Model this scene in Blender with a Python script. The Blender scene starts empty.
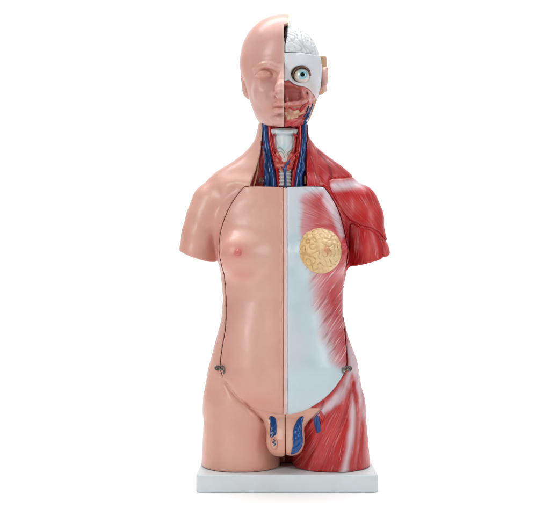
import bpy, math
import numpy as np
from mathutils import Vector
# ---------------------------------------------------------------- scene, camera, light
sc = bpy.context.scene
col = sc.collection
U = 0.00176                 # metres per modelling unit
CAMD, CAMH, CX = 1100.0, 210.8, 275.0
cam = bpy.data.cameras.new("Camera"); camo = bpy.data.objects.new("Camera", cam); col.objects.link(camo)
camo.location = (0, -CAMD*U, CAMH*U); camo.rotation_euler = (math.radians(90), 0, 0)
cam.sensor_fit = 'HORIZONTAL'; cam.sensor_width = 36
cam.lens = 36*CAMD/550.0
cam.shift_y = (270-254.5)/550.0
cam.clip_end = 100; cam.clip_start = 0.05
sc.camera = camo
w = bpy.data.worlds.new("World"); sc.world = w; w.use_nodes = True
nt = w.node_tree; bg = nt.nodes['Background']
tc = nt.nodes.new('ShaderNodeTexCoord'); sp = nt.nodes.new('ShaderNodeSeparateXYZ')
mr = nt.nodes.new('ShaderNodeMapRange'); mr.inputs[1].default_value = -0.7; mr.inputs[2].default_value = 0.5
mr.inputs[3].default_value = 0.13; mr.inputs[4].default_value = 0.45
nt.links.new(tc.outputs['Generated'], sp.inputs[0]); nt.links.new(sp.outputs['Y'], mr.inputs[0])
nt.links.new(mr.outputs[0], bg.inputs['Strength']); bg.inputs['Color'].default_value = (0.97, 0.985, 1, 1)
def area(name, loc, target, sx, sy, power, color=(1, 1, 1)):
    l = bpy.data.lights.new(name, 'AREA'); l.shape = 'RECTANGLE'; l.size = sx; l.size_y = sy
    l.energy = power; l.color = color
    o = bpy.data.objects.new(name, l); col.objects.link(o); o.location = loc
    o.rotation_euler = (Vector(target)-Vector(loc)).to_track_quat('-Z', 'Y').to_euler()
area("softbox_left", (-1.5, -1.7, 1.35), (0, 0, .42), 0.55, 1.3, 22.5)
area("softbox_right", (1.6, -1.5, 1.1), (0, 0, .42), 0.45, 1.2, 12.5)
area("floor_fill_top", (0, 0.1, 2.3), (0, 0.25, 0), 2.6, 1.8, 34)  # added overhead lamp, out of view, to whiten the floor
area("backdrop_light", (0, 0.7, 2.6), (0, 2.2, 0.5), 3.0, 1.0, 62)  # added lamp, out of view, to bring the backdrop up to white
sc.view_settings.view_transform = 'Standard'; sc.view_settings.look = 'None'
sc.view_settings.exposure = 0.0; sc.view_settings.gamma = 1
sc.render.engine = 'CYCLES'

rng = np.random.RandomState(7)
f32 = np.float32
# ---------------------------------------------------------------- helpers
def W(px, py, y=0.0):
    s = (CAMD+y)/CAMD
    return ((px-CX)*s, y, CAMH+(270-py)*s)
def WX(px, y=0.0): return (px-CX)*(CAMD+y)/CAMD
def WZ(py, y=0.0): return CAMH+(270-py)*(CAMD+y)/CAMD
def pts2(pts, y):            # outline drawn on a plane at depth y
    return np.array([[WX(a, y), WZ(b, y)] for a, b in pts], f32)
def smin(a, b, k):
    h = np.clip(0.5+0.5*(b-a)/k, 0, 1); return b*(1-h)+a*h-k*h*(1-h)
def smax(a, b, k): return -smin(-a, -b, k)
def ell(P, c, r):
    x = (P[0]-c[0]); y = (P[1]-c[1]); z = (P[2]-c[2])
    k0 = np.sqrt((x/r[0])**2+(y/r[1])**2+(z/r[2])**2)
    k1 = np.sqrt((x/r[0]**2)**2+(y/r[1]**2)**2+(z/r[2]**2)**2)+1e-9
    return k0*(k0-1)/k1
def cap(P, a, b, r1, r2):
    a = np.array(a, f32); b = np.array(b, f32); d = b-a; L = float(d@d)
    t = np.clip(((P[0]-a[0])*d[0]+(P[1]-a[1])*d[1]+(P[2]-a[2])*d[2])/L, 0, 1)
    return np.sqrt((P[0]-a[0]-t*d[0])**2+(P[1]-a[1]-t*d[1])**2+(P[2]-a[2]-t*d[2])**2)-(r1+(r2-r1)*t)
def chain(P, pts, rs, k=2.0):
    d = None
    for i in range(len(pts)-1):
        e = cap(P, pts[i], pts[i+1], rs[i], rs[i+1]); d = e if d is None else smin(d, e, k)
    return d
def polysd(x, z, pts):       # signed distance to a polygon, negative inside
    x, z = np.broadcast_arrays(x, z)
    d = np.full(x.shape, 1e9, f32); inside = np.zeros(x.shape, bool)
    n = len(pts)
    for i in range(n):
        ax, az = pts[i]; bx, bz = pts[(i+1) % n]
        ex, ez = bx-ax, bz-az
        t = np.clip(((x-ax)*ex+(z-az)*ez)/(ex*ex+ez*ez+1e-9), 0, 1)
        d = np.minimum(d, (x-ax-t*ex)**2+(z-az-t*ez)**2)
        c = ((az > z) != (bz > z)) & (x < ex*(z-az)/(ez if abs(ez) > 1e-9 else 1e-9)+ax)
        inside ^= c
    d = np.sqrt(d); return np.where(inside, -d, d)
def linesd(x, z, pts):
    x, z = np.broadcast_arrays(x, z)
    d = np.full(x.shape, 1e9, f32)
    for i in range(len(pts)-1):
        ax, az = pts[i]; ex, ez = pts[i+1][0]-ax, pts[i+1][1]-az
        t = np.clip(((x-ax)*ex+(z-az)*ez)/(ex*ex+ez*ez+1e-9), 0, 1)
        d = np.minimum(d, (x-ax-t*ex)**2+(z-az-t*ez)**2)
    return np.sqrt(d)
def smooth_poly(pts, n=5, closed=True):
    p = np.array(pts, float); N = len(p); out = []
    rngi = range(N) if closed else range(N-1)
    for i in rngi:
        if closed: a, b, c, d = p[(i-1) % N], p[i], p[(i+1) % N], p[(i+2) % N]
        else: a, b, c, d = p[max(i-1, 0)], p[i], p[i+1], p[min(i+2, N-1)]
        for k in range(n):
            t = k/n
            out.append(0.5*((2*b)+(-a+c)*t+(2*a-5*b+4*c-d)*t*t+(-a+3*b-3*c+d)*t**3))
    if not closed: out.append(p[-1])
    return np.array(out)
def grid(lo, hi, h):
    ax = [np.arange(lo[i], hi[i]+h, h, dtype=f32) for i in range(3)]
    return (ax[0][:, None, None], ax[1][None, :, None], ax[2][None, None, :])
def nets(V, P, h):           # surface nets: field -> verts, quads
    lo = np.array([P[0].min(), P[1].min(), P[2].min()])
    V = np.ascontiguousarray(V, dtype=f32)
    V[0], V[-1] = np.maximum(V[0], .01), np.maximum(V[-1], .01)
    V[:, 0], V[:, -1] = np.maximum(V[:, 0], .01), np.maximum(V[:, -1], .01)
    V[:, :, 0], V[:, :, -1] = np.maximum(V[:, :, 0], .01), np.maximum(V[:, :, -1], .01)
    S = V < 0
    nx, ny, nz = V.shape
    cnt = np.zeros((nx-1, ny-1, nz-1), np.int8)
    for i in (0, 1):
        for j in (0, 1):
            for k in (0, 1): cnt += S[i:nx-1+i, j:ny-1+j, k:nz-1+k]
    act = (cnt > 0) & (cnt < 8)
    I, J, K = np.nonzero(act)
    idx = np.full(act.shape, -1, np.int32); idx[I, J, K] = np.arange(len(I))
    acc = np.zeros((len(I), 3)); c = np.zeros(len(I))
    cor = [(i, j, k) for i in (0, 1) for j in (0, 1) for k in (0, 1)]
    for a in cor:
        for ax in range(3):
            if a[ax]: continue
            b = list(a); b[ax] = 1
            va = V[I+a[0], J+a[1], K+a[2]]; vb = V[I+b[0], J+b[1], K+b[2]]
            m = (va < 0) != (vb < 0)
            t = np.where(m, va/np.where(m, va-vb, 1), 0)
            p = np.array(a, float)[None, :].repeat(len(I), 0); p[:, ax] += t
            acc += p*m[:, None]; c += m
    v = acc/c[:, None]+np.stack([I, J, K], 1); v = v*h+lo
    F = []
    for ax in range(3):
        sl0 = [slice(1, -1)]*3; sl1 = [slice(1, -1)]*3
        sl0[ax] = slice(0, -1); sl1[ax] = slice(1, None)
        A = S[tuple(sl0)]; B = S[tuple(sl1)]
        m = A != B
        i, j, k = np.nonzero(m); flip = A[i, j, k]
        base = np.stack([i, j, k], 1)+1; base[:, ax] -= 1
        u, w_ = (ax+1) % 3, (ax+2) % 3
        q = []
        for du, dw in ((-1, -1), (0, -1), (0, 0), (-1, 0)):
            b = base.copy(); b[:, u] += du; b[:, w_] += dw; q.append(idx[b[:, 0], b[:, 1], b[:, 2]])
        q = np.stack(q, 1); q[~flip] = q[~flip][:, ::-1]; F.append(q)
    F = np.concatenate(F); F = F[(F >= 0).all(1)]
    return v, F
def smooth(v, F, it=2):
    e = np.concatenate([F[:, [0, 1]], F[:, [1, 2]], F[:, [2, 3]], F[:, [3, 0]]]); n = len(v)
    i = np.concatenate([e[:, 0], e[:, 1]]); j = np.concatenate([e[:, 1], e[:, 0]])
    c = np.maximum(np.bincount(i, minlength=n), 1)
    for k in range(it):
        for lam in (.5, -.52):
            a = np.stack([np.bincount(i, weights=v[j, q], minlength=n) for q in range(3)], 1)/c[:, None]
            v = v+lam*(a-v)
    return v
ROOT = None; ROOTLOC = np.array([10.0, 0.0, 0.0])
def mesh(name, v, F, mat, parent=None, paint=None, fib=None, label=None, rel=True):
    v = np.asarray(v, float)
    vv = (v-(ROOTLOC if rel else 0))*U
    me = bpy.data.meshes.new(name)
    if isinstance(F, np.ndarray):
        n = F.shape[1]; me.vertices.add(len(vv)); me.vertices.foreach_set('co', vv.astype(f32).ravel())
        me.loops.add(F.size); me.loops.foreach_set('vertex_index', F.astype(np.int32).ravel())
        me.polygons.add(len(F)); me.polygons.foreach_set('loop_start', np.arange(0, F.size, n, dtype=np.int32))
        me.polygons.foreach_set('loop_total', np.full(len(F), n, np.int32)); me.update(calc_edges=True)
    else: me.from_pydata([tuple(p) for p in vv], [], F)
    me.polygons.foreach_set('use_smooth', np.ones(len(me.polygons), bool))
    if paint is not None:
        a = me.attributes.new('paint', 'FLOAT_COLOR', 'POINT')
        c = np.ones((len(v), 4), f32); c[:, :3] = paint; a.data.foreach_set('color', c.ravel())
    if fib is not None:
        a = me.attributes.new('fib', 'FLOAT_VECTOR', 'POINT'); a.data.foreach_set('vector', np.asarray(fib, f32).ravel())
    me.materials.append(mat); me.validate()
    o = bpy.data.objects.new(name, me); col.objects.link(o); o.parent = parent
    if label: o['label'] = label
    return o
def srgb(r, g, b):
    return np.array([((c/255+.055)/1.055)**2.4 if c > 10 else c/255/12.92 for c in (r, g, b)])
def catm(pts, rs, n=8):
    p = np.array([list(q)+[r] for q, r in zip(pts, rs)], float); s = smooth_poly(p, n, False)
    return s[:, :3], s[:, 3]
def tube(pts, rs, n=8, seg=14, flat=1.0):
    p, r = catm(pts, rs, n); N = len(p); T = np.gradient(p, axis=0); T /= np.linalg.norm(T, axis=1)[:, None]
    V = []; up = np.array([0, 1.0, 0.01])
    for i in range(N):
        a = np.cross(T[i], up); a /= np.linalg.norm(a); b = np.cross(a, T[i])
        for k in range(seg):
            t = 2*math.pi*k/seg; V.append(p[i]+r[i]*(math.cos(t)*a+flat*math.sin(t)*b))
    F = []
    for i in range(N-1):
        for k in range(seg):
            a0 = i*seg+k; a1 = i*seg+(k+1) % seg; F.append((a0, a1, a1+seg, a0+seg))
    F.append(tuple(range(seg-1, -1, -1))); F.append(tuple(range((N-1)*seg, N*seg)))
    return np.array(V), F
def join(*ms):
    V = []; F = []; n = 0
    for v, f in ms:
        V.append(np.asarray(v)); F += [tuple(int(i)+n for i in q) for q in f]; n += len(v)
    return np.concatenate(V), F
def torus(c, R, r, tilt=0.0, seg=20, s2=8):
    V = []; F = []
    for i in range(seg):
        a = 2*math.pi*i/seg
        for k in range(s2):
            b = 2*math.pi*k/s2; rr = R+r*math.cos(b)
            x, z, y = rr*math.cos(a), rr*math.sin(a), r*math.sin(b)
            V.append((c[0]+x*math.cos(tilt)-y*math.sin(tilt), c[1]+x*math.sin(tilt)+y*math.cos(tilt), c[2]+z))
            F.append((i*s2+k, i*s2+(k+1) % s2, ((i+1) % seg)*s2+(k+1) % s2, ((i+1) % seg)*s2+k))
    return np.array(V), F
def waves(P, lam, n=14, seed=1):     # labyrinth-like field made of plane waves
    r = np.random.RandomState(seed); out = 0
    for _ in range(n):
        k = r.normal(size=3); k *= 2*math.pi/lam/np.linalg.norm(k)
        out = out+np.cos(k[0]*P[0]+k[1]*P[1]+k[2]*P[2]+r.uniform(0, 6.28))
    return out/math.sqrt(n/2)
def prof(keys, z):           # smoothed profile over photo rows -> values along z
    k = np.array(keys, float); rows = np.arange(-20, 520, 1.0)
    v = np.interp(rows, k[:, 0], k[:, 1]); g = np.exp(-np.linspace(-2, 2, 13)**2); g /= g.sum()
    v = np.convolve(np.pad(v, 6, mode='edge'), g, 'valid')
    return np.interp(270-(z-CAMH), rows, v).astype(f32)
def S1(d, w): return np.clip(0.5-d/(2*w), 0, 1)**1       # 1 inside, soft edge of half width w
def S(d, w):
    t = np.clip(0.5-d/(2*w), 0, 1); return t*t*(3-2*t)
def over(c, color, m):
    return c*(1-m[:, None])+np.asarray(color)[None, :]*m[:, None]
def nz(v, lam, seed, n=10):
    return waves((v[:, 0], v[:, 1], v[:, 2]), lam, n, seed)*.5

# ---------------------------------------------------------------- materials
def principled(name):
    m = bpy.data.materials.new(name); m.use_nodes = True; return m, m.node_tree, m.node_tree.nodes['Principled BSDF']
def noise(nt, vec, scale, detail=3, rough=.55):
    n = nt.nodes.new('ShaderNodeTexNoise'); n.inputs['Scale'].default_value = scale
    n.inputs['Detail'].default_value = detail; n.inputs['Roughness'].default_value = rough
    if vec is not None: nt.links.new(vec, n.inputs['Vector'])
    return n
def ramp(nt, fac, a, b, ca=(0, 0, 0, 1), cb=(1, 1, 1, 1)):
    r = nt.nodes.new('ShaderNodeValToRGB'); r.color_ramp.elements[0].position = a; r.color_ramp.elements[1].position = b
    r.color_ramp.elements[0].color = ca; r.color_ramp.elements[1].color = cb; nt.links.new(fac, r.inputs[0]); return r
def mixc(nt, fac, a, b, mode='MIX'):
    m = nt.nodes.new('ShaderNodeMix'); m.data_type = 'RGBA'; m.blend_type = mode
    for s, v in ((0, fac), (6, a), (7, b)):
        if hasattr(v, 'is_linked') or hasattr(v, 'links'): nt.links.new(v, m.inputs[s])
        else: m.inputs[s].default_value = v
    return m.outputs[2]
def math_(nt, op, a, b=0.0):
    m = nt.nodes.new('ShaderNodeMath'); m.operation = op
    for s, v in ((0, a), (1, b)):
        if hasattr(v, 'links'): nt.links.new(v, m.inputs[s])
        else: m.inputs[s].default_value = v
    return m.outputs[0]
def plastic(name, color=None, rough=.34, coat=.15, mottling=.05, fibres=False, pale=(.78, .42, .40), bump=.12, bscale=500, sss=0.0, spec=.5, wavy=False):
    m, nt, b = principled(name)
    tc = nt.nodes.new('ShaderNodeTexCoord')
    if color is None:
        at = nt.nodes.new('ShaderNodeAttribute'); at.attribute_name = 'paint'; c = at.outputs['Color']
    else:
        r = nt.nodes.new('ShaderNodeRGB'); r.outputs[0].default_value = (*color, 1); c = r.outputs[0]
    n1 = noise(nt, tc.outputs['Object'], 22, 4)
    r1 = ramp(nt, n1.outputs[0], .3, .7, (1-mottling*1.0, 1-mottling*1.5, 1-mottling*1.6, 1), (1, 1, 1, 1))
    c = mixc(nt, 1.0, c, r1.outputs[0], 'MULTIPLY')
    bp = nt.nodes.new('ShaderNodeBump'); bp.inputs['Strength'].default_value = bump; bp.inputs['Distance'].default_value = .0008
    n2 = noise(nt, tc.outputs['Object'], bscale, 3); nw = noise(nt, tc.outputs['Object'], 38, 2)
    height = math_(nt, 'ADD', n2.outputs[0], math_(nt, 'MULTIPLY', nw.outputs[0], 14.0 if wavy else 0.0))
    if fibres:
        fa = nt.nodes.new('ShaderNodeAttribute'); fa.attribute_name = 'fib'
        sx = nt.nodes.new('ShaderNodeSeparateXYZ'); nt.links.new(fa.outputs['Vector'], sx.inputs[0])
        cm = nt.nodes.new('ShaderNodeCombineXYZ')
        nt.links.new(math_(nt, 'MULTIPLY', sx.outputs[0], .75), cm.inputs[0]); nt.links.new(math_(nt, 'MULTIPLY', sx.outputs[1], .035), cm.inputs[1])
        a = noise(nt, cm.outputs[0], 1.0, 4, .6)
        cm2 = nt.nodes.new('ShaderNodeCombineXYZ')
        nt.links.new(math_(nt, 'MULTIPLY', sx.outputs[0], .42), cm2.inputs[0]); nt.links.new(math_(nt, 'MULTIPLY', sx.outputs[1], .05), cm2.inputs[1]); cm2.inputs[2].default_value = 7.3
        a2 = noise(nt, cm2.outputs[0], 1.0, 2, .5)
        light = math_(nt, 'MULTIPLY', ramp(nt, a.outputs[0], .56, .68).outputs[0], sx.outputs[2])
        dark = math_(nt, 'MULTIPLY', ramp(nt, a2.outputs[0], .50, .72).outputs[0], math_(nt, 'MULTIPLY', sx.outputs[2], .8))
        c = mixc(nt, math_(nt, 'MINIMUM', dark, .7), c, (.26, .012, .014, 1))
        c = mixc(nt, math_(nt, 'MINIMUM', light, .9), c, (*pale, 1))
        height = math_(nt, 'ADD', math_(nt, 'MULTIPLY', height, .3), math_(nt, 'MULTIPLY', a.outputs[0], math_(nt, 'MULTIPLY', sx.outputs[2], 4.5)))
    nt.links.new(height, bp.inputs['Height']); nt.links.new(bp.outputs[0], b.inputs['Normal'])
    n3 = noise(nt, tc.outputs['Object'], 60, 3)
    r3 = nt.nodes.new('ShaderNodeMapRange'); r3.inputs[3].default_value = rough-.08; r3.inputs[4].default_value = rough+.12
    nt.links.new(n3.outputs[0], r3.inputs[0]); nt.links.new(r3.outputs[0], b.inputs['Roughness'])
    nt.links.new(c, b.inputs['Base Color'])
    b.inputs['Coat Weight'].default_value = coat; b.inputs['Coat Roughness'].default_value = .18
    b.inputs['Specular IOR Level'].default_value = spec
    if sss: b.inputs['Subsurface Weight'].default_value = sss; b.inputs['Subsurface Radius'].default_value = (.004, .0015, .001); b.inputs['Subsurface Scale'].default_value = 1
    return m
M_skin = plastic('skin_plastic', mottling=.07, rough=.36, coat=.12, bump=.08, wavy=True)
M_musc = plastic('muscle_plastic', fibres=True, rough=.34, coat=.12, mottling=.16, spec=.35)
M_fasc = plastic('fascia_plastic', wavy=True, fibres=True, pale=(.80, .60, .60), rough=.34, coat=.15, mottling=.04)
M_white = plastic('bone_plastic', rough=.38, coat=.1, mottling=.04)
M_gland = plastic('gland_plastic', rough=.42, coat=.15, mottling=.12)
M_blue = plastic('vein_plastic', color=(.008, .070, .27), rough=.22, coat=.25, spec=.4, mottling=.35, bump=.3, bscale=260)
M_red = plastic('artery_plastic', color=(.52, .008, .010), rough=.2, coat=.4, mottling=.25, bump=.25, bscale=260)
M_board = plastic('board_plastic', color=(.63, .69, .71), rough=.42, coat=.05, mottling=.07)
M_dark = plastic('gap_shade', color=(.012, .014, .022), rough=.6, coat=0, mottling=.1)  # near black, stands for the shade inside the head gap
M_tan = plastic('tan_edge', color=(.58, .35, .18), rough=.5, coat=0, mottling=.2)
M_wire = plastic('thin_vessel', color=(.22, .22, .20), rough=.4, coat=.1)
m, nt, b = principled('hook_metal'); b.inputs['Metallic'].default_value = 1; b.inputs['Roughness'].default_value = .3
n = noise(nt, None, 900, 3); r = ramp(nt, n.outputs[0], .35, .65, (.03, .027, .024, 1), (.30, .28, .25, 1)); nt.links.new(r.outputs[0], b.inputs['Base Color']); M_metal = m
m, nt, b = principled('white_paper'); b.inputs['Base Color'].default_value = (.93, .93, .93, 1); b.inputs['Roughness'].default_value = .9
n = noise(nt, None, 30, 3); r = ramp(nt, n.outputs[0], .3, .7, (.925, .925, .93, 1), (.945, .945, .945, 1)); nt.links.new(r.outputs[0], b.inputs['Base Color']); M_paper = m

# ---------------------------------------------------------------- setting: the white studio sweep
sec = [(-3.0, 0), (1.6, 0)]+[(1.6+.9*math.sin(a), .9-.9*math.cos(a)) for a in np.linspace(.1, math.pi/2, 14)]+[(2.5, 4.0)]
V = []; F = []
for x in (-4, 4):
    V += [(x, a, b_) for a, b_ in sec]
n_ = len(sec)
for i in range(n_-1): F.append((i, n_+i, n_+i+1, i+1))
o = mesh('backdrop', np.array(V)/U, F, M_paper, rel=False); o['kind'] = 'structure'

# ---------------------------------------------------------------- the model
ROOT = bpy.data.objects.new('anatomical_torso_model', None); col.objects.link(ROOT)
ROOT.location = tuple(ROOTLOC*U); ROOT.empty_display_size = .1
ROOT['label'] = 'plastic anatomical teaching torso, half skin and half exposed muscle, on a flat white base board'
ROOT['category'] = 'anatomical model'

SK = np.array([.630, .352, .278]); SKP = np.array([.620, .300, .250]); SKT = np.array([.600, .300, .208])
RED = np.array([.47, .010, .013]); DRED = np.array([.21, .005, .008]); PINKR = np.array([.62, .12, .11])
BLUEW = np.array([.50, .61, .65]); LAV = np.array([.66, .62, .68]); WHT = np.array([.72, .76, .79])

# ---- base board
def rbox(lo, hi, r, n=5):
    cx = [(lo[i]+hi[i])/2 for i in range(2)]
    rc = 5.0; ring = []
    for (sx, sy, a0) in ((1, -1, -90), (1, 1, 0), (-1, 1, 90), (-1, -1, 180)):
        for k in range(7):
            a = math.radians(a0+90*k/6)
            ring.append((sx*((hi[0]-lo[0])/2-rc)+rc*math.cos(a), sy*((hi[1]-lo[1])/2-rc)+rc*math.sin(a), math.cos(a), math.sin(a)))
    V = []; F = []; m_ = len(ring)
    lev = [(r, lo[2])]+[(r*(1-math.sin(t)), lo[2]+r*(1-math.cos(t))) for t in np.linspace(.3, math.pi/2, n)]
    lev += [(r*(1-math.cos(t)), hi[2]-r*(1-math.sin(t))) for t in np.linspace(0, math.pi/2, n)]
    for off, z in lev:
        for x, y, nx, ny in ring: V.append((cx[0]+x-off*nx, cx[1]+y-off*ny, z))
    for i in range(len(lev)-1):
        for k in range(m_): F.append((i*m_+k, i*m_+(k+1) % m_, (i+1)*m_+(k+1) % m_, (i+1)*m_+k))
    F.append(tuple(range(m_-1, -1, -1))); F.append(tuple(range((len(lev)-1)*m_, len(lev)*m_)))
    return np.array(V), F
BX0, BX1 = WX(195.8, -60), WX(378.4, -60)
v, F = rbox((BX0, -60, 0), (BX1, 66, 17.0), 1.6)
mesh('base_board', v, F, M_board, ROOT)

# ---- trunk field
H = 1.15
G = grid((WX(172), -74, 16.6), (WX(397), 58, WZ(116)), H)
X, Y, Z = G
def section(G, L, R, YF, YB, p=2.2, q=2.6):
    X, Y, Z = G; z = Z.ravel()
    l = prof(L, z)-CX; r = prof(R, z)-CX; a = prof(YF, z); b = prof(YB, z)
    cx = ((l+r)/2)[None, None, :]; w_ = ((r-l)/2)[None, None, :]; cy = ((a+b)/2)[None, None, :]; d = ((b-a)/2)[None, None, :]
    k = (np.abs((X-cx)/w_)**p+np.abs((Y-cy)/d)**p)**(1/p)
    g = np.sqrt(((X-cx)/w_**2)**2+((Y-cy)/d**2)**2)+1e-4
    return (k-1)*np.minimum(1/g*k, np.minimum(w_, d)*1.4)
L = [(110, 257), (125, 258), (138, 255), (146, 250), (154, 242), (162, 231), (170, 217), (178, 208), (188, 206), (205, 208), (225, 211), (250, 216), (272, 220.5), (298, 223), (319, 221.5), (343, 215), (369, 208), (393, 204), (413, 203), (440, 212), (460, 225)]
R = [(110, 308), (125, 308), (136, 309), (146, 316), (157, 330), (166, 343), (174, 352), (184, 358), (195, 360), (210, 360), (225, 353), (250, 349), (270, 347), (290, 343), (313, 342.5), (337, 348), (360, 357), (384, 361), (410, 364), (440, 358), (460, 345)]
YF = [(110, -20), (140, -21), (160, -22), (175, -27), (186, -34), (205, -40), (230, -44), (255, -46), (280, -46), (300, -46), (330, -51), (365, -56), (392, -54), (410, -47), (430, -32), (460, -26)]
YB = [(110, 34), (160, 36), (190, 44), (240, 47), (310, 42), (370, 52), (430, 52)]
body = smax(section(G, L, R, YF, YB), WZ(426, -30)-Z, 10)
# limb stumps, breasts and thighs
armL = chain(G, [W(213, 204, 2), W(206.8, 219, 0), W(201, 235, -1), W(197.5, 252, -2), W(195.5, 276, -3)], [22.0, 21, 19.6, 18.4, 17.8], 1.5)
armR = chain(G, [W(356, 205, 2), W(361, 219, 0), W(363, 234, -1), W(367.6, 254, -2), W(369.6, 278, -3)], [22.0, 22.0, 20.8, 22.0, 23], 1.5)
def plane(G, n, p):
    n = np.array(n, float); n /= np.linalg.norm(n); return G[0]*n[0]+G[1]*n[1]+G[2]*n[2]-float(n@np.array(p, float))
armL = smax(armL, plane(G, (-12, 5, -36), W(197, 258.5, -16)), 1.5)
armR = smax(armR, plane(G, (11.5, 6, -42), W(368, 262.5, -16)), 1.5)
body = smin(body, armL, 6); body = smin(body, armR, 6)
for bx in (243, 322):
    body = smin(body, ell(G, W(bx, 254.5, -33), (26.5, 23, 21)), 12)
def thigh(cx_top, cx_bot, wt, wb, G):
    X, Y, Z = G; z = Z.ravel(); zz = np.clip((z-17)/(WZ(395)-17), 0, 1.15)
    cx = (WX(cx_bot)*(1-zz)+WX(cx_top)*zz)[None, None, :]; w_ = (wb*(1-zz)+wt*zz)[None, None, :]
    d = (50-3*zz)[None, None, :]; cy = 0.5
    k = (np.abs((X-cx)/w_)**2.25+np.abs((Y-cy)/d)**2.25)**(1/2.25)
    e = (k-1)*np.minimum(w_, d)
    return smax(e, (Z-WZ(388)), 14)
body = smin(body, ell(G, (WX(285), 22, WZ(432)), (34, 26, 46)), 6)
tL = thigh(243, 241, 38, 39.6, G); tR = thigh(326, 331, 38, 39, G)
body = smin(body, tL, 5); body = smin(body, tR, 5)
# relief laid over the front (grooves and muscle swells)
front = np.clip((-Y-5)/20, 0, 1)
XZ = (X[:, :, :], Z)
def groove(pts, y, w_, depth):
    d = linesd(X, Z, smooth_poly(pts2(pts, y), 4, False)); return depth*np.exp(-(d/w_)**2)
rel = 0
rel = rel-groove([(200+27, 384), (236, 396), (249, 408), (262, 420)], -45, 3.0, 2.2)       # groin crease
rel = rel-groove([(245, 402), (252, 409.5), (259, 416), (264, 423.5)], -46, .9, 2.2)-groove([(323, 401), (321, 409), (314, 417), (308, 424)], -46, 1.0, 2.6)
rel = rel-groove([(284, 187), (284, 300), (284, 412)], -45, 4.5, 1.6)
rel = rel+groove([(262, 196), (240, 205), (224, 216)], -40, 9, .8)                          # pectoral
rel = rel-groove([(237, 190), (228, 198), (220, 206)], -30, 6, 2.2)                         # hollow under the collar bone
rel = rel+groove([(215, 184), (236, 181), (250, 183)], -25, 5, 1.0)
rel = rel-groove([(209, 233), (216, 250), (218, 262)], -30, 4, 1.8)
rel = rel+groove([(225, 320), (240, 330), (248, 350)], -46, 12, .8)
rel = rel-groove([(266, 300), (264, 340), (266, 370)], -46, 8, .7)
# right side muscle relief
rel = rel-groove([(309, 132), (313, 150), (316, 168), (321, 183)], -20, 2.0, 1.6)
rel = rel-groove([(318, 149), (329, 162), (333, 174), (331, 184)], -20, 2.2, 1.8)
rel = rel+groove([(324, 150), (345, 168)], -10, 6, 1.0)
rel = rel-groove([(336, 160), (345, 172), (350, 178)], -12, 2.0, .9)
rel = rel-groove([(352, 262), (350, 300), (351, 330)], -20, 2, .6)
rel = rel-groove([(347, 370), (343, 392), (330, 418), (312, 452), (304, 470)], -48, 1.8, 1.2)
rel = rel-groove([(354, 384), (350, 402), (342, 425), (330, 452), (322, 474)], -48, 2.0, 1.5)
rel = rel+groove([(355, 404), (353, 425), (347, 450), (344, 472)], -48, 5.5, 1.5)
rel = rel-groove([(361, 384), (363, 410), (361, 440), (357, 470)], -42, 2.0, 1.4)
rel = rel-groove([(327, 412), (308, 436), (296, 452)], -46, 2.2, 1.2)
body = body-rel*front
body = smax(body, 17.3-Z, 1.0)

panel_px = [(249, 185.8), (285, 186.5), (318, 185.8), (326, 188.5), (336, 204), (342, 219), (346, 234), (347.5, 246), (346.5, 262), (345.5, 280), (345, 298), (345, 318), (346, 336), (347, 352), (346.5, 368), (340.5, 379), (331, 391), (318, 401.5), (303, 410), (285, 414), (266, 411), (251, 406), (238, 396.5), (228, 385.5), (221, 372), (220.5, 360), (223, 342), (225.5, 325), (225.5, 300), (223.5, 275), (219.5, 252), (219.5, 234), (225, 216), (233, 200.5), (242, 188.5)]
panel = pts2(smooth_poly(panel_px, 3), -38)
pd = polysd(X, Z, panel)                          # 2-D field, shape (nx,1,nz)
neck_px = [(261.5, 110), (261.5, 140), (260.5, 154), (256.5, 168), (249, 190), (306.5, 190), (306.5, 165), (306.5, 150), (307.5, 135), (307.5, 110)]
nk = polysd(X, Z, pts2(neck_px, -18))
mid = WX(285.3, -45)
MIDB = WX(285.3)
# lower chest plate a little proud of the shell towards its bottom
proud = 0.5+1.0*np.clip((WZ(350)-Z)/40, 0, 1)
frontY = Y+4*0                                     # plates reach from the front back to y = 0
plate = smax(smax(body-proud, pd+.2, 1.0), Y-4, 1)
zt = Z-WZ(185.8, -30)
plate = smax(plate, zt, 1.5)
# ---- surfaces
def part(name, field, mat, parent, paintf=None, fibf=None, label=None, G_=None, h=H):
    Gq = G_ or G
    # crop to bounding box
    m_ = field < h*2
    ii = [np.nonzero(m_.any(axis=tuple(a for a in range(3) if a != k)))[0] for k in range(3)]
    s = [slice(max(i[0]-1, 0), i[-1]+2) for i in ii]
    f_ = field[s[0], s[1], s[2]].copy()
    P = (Gq[0][s[0]], Gq[1][:, s[1]], Gq[2][:, :, s[2]])
    v, F = nets(f_, P, h)
    v = smooth(v, F, 3 if h > .8 else 2)
    pc = paintf(v) if paintf else None; fb = fibf(v) if fibf else None
    return mesh(name, v, F, mat, parent, pc, fb, label)
def uv(v, y):                                       # vertex -> photo-row/column numbers on the plane at depth y
    s = (CAMD+y)/CAMD; return v[:, 0]/s+CX, 270-(v[:, 2]-CAMH)/s
def blob(px, py, cx, cy, rx, ry): return np.exp(-(((px-cx)/rx)**2+((py-cy)/ry)**2))

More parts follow.
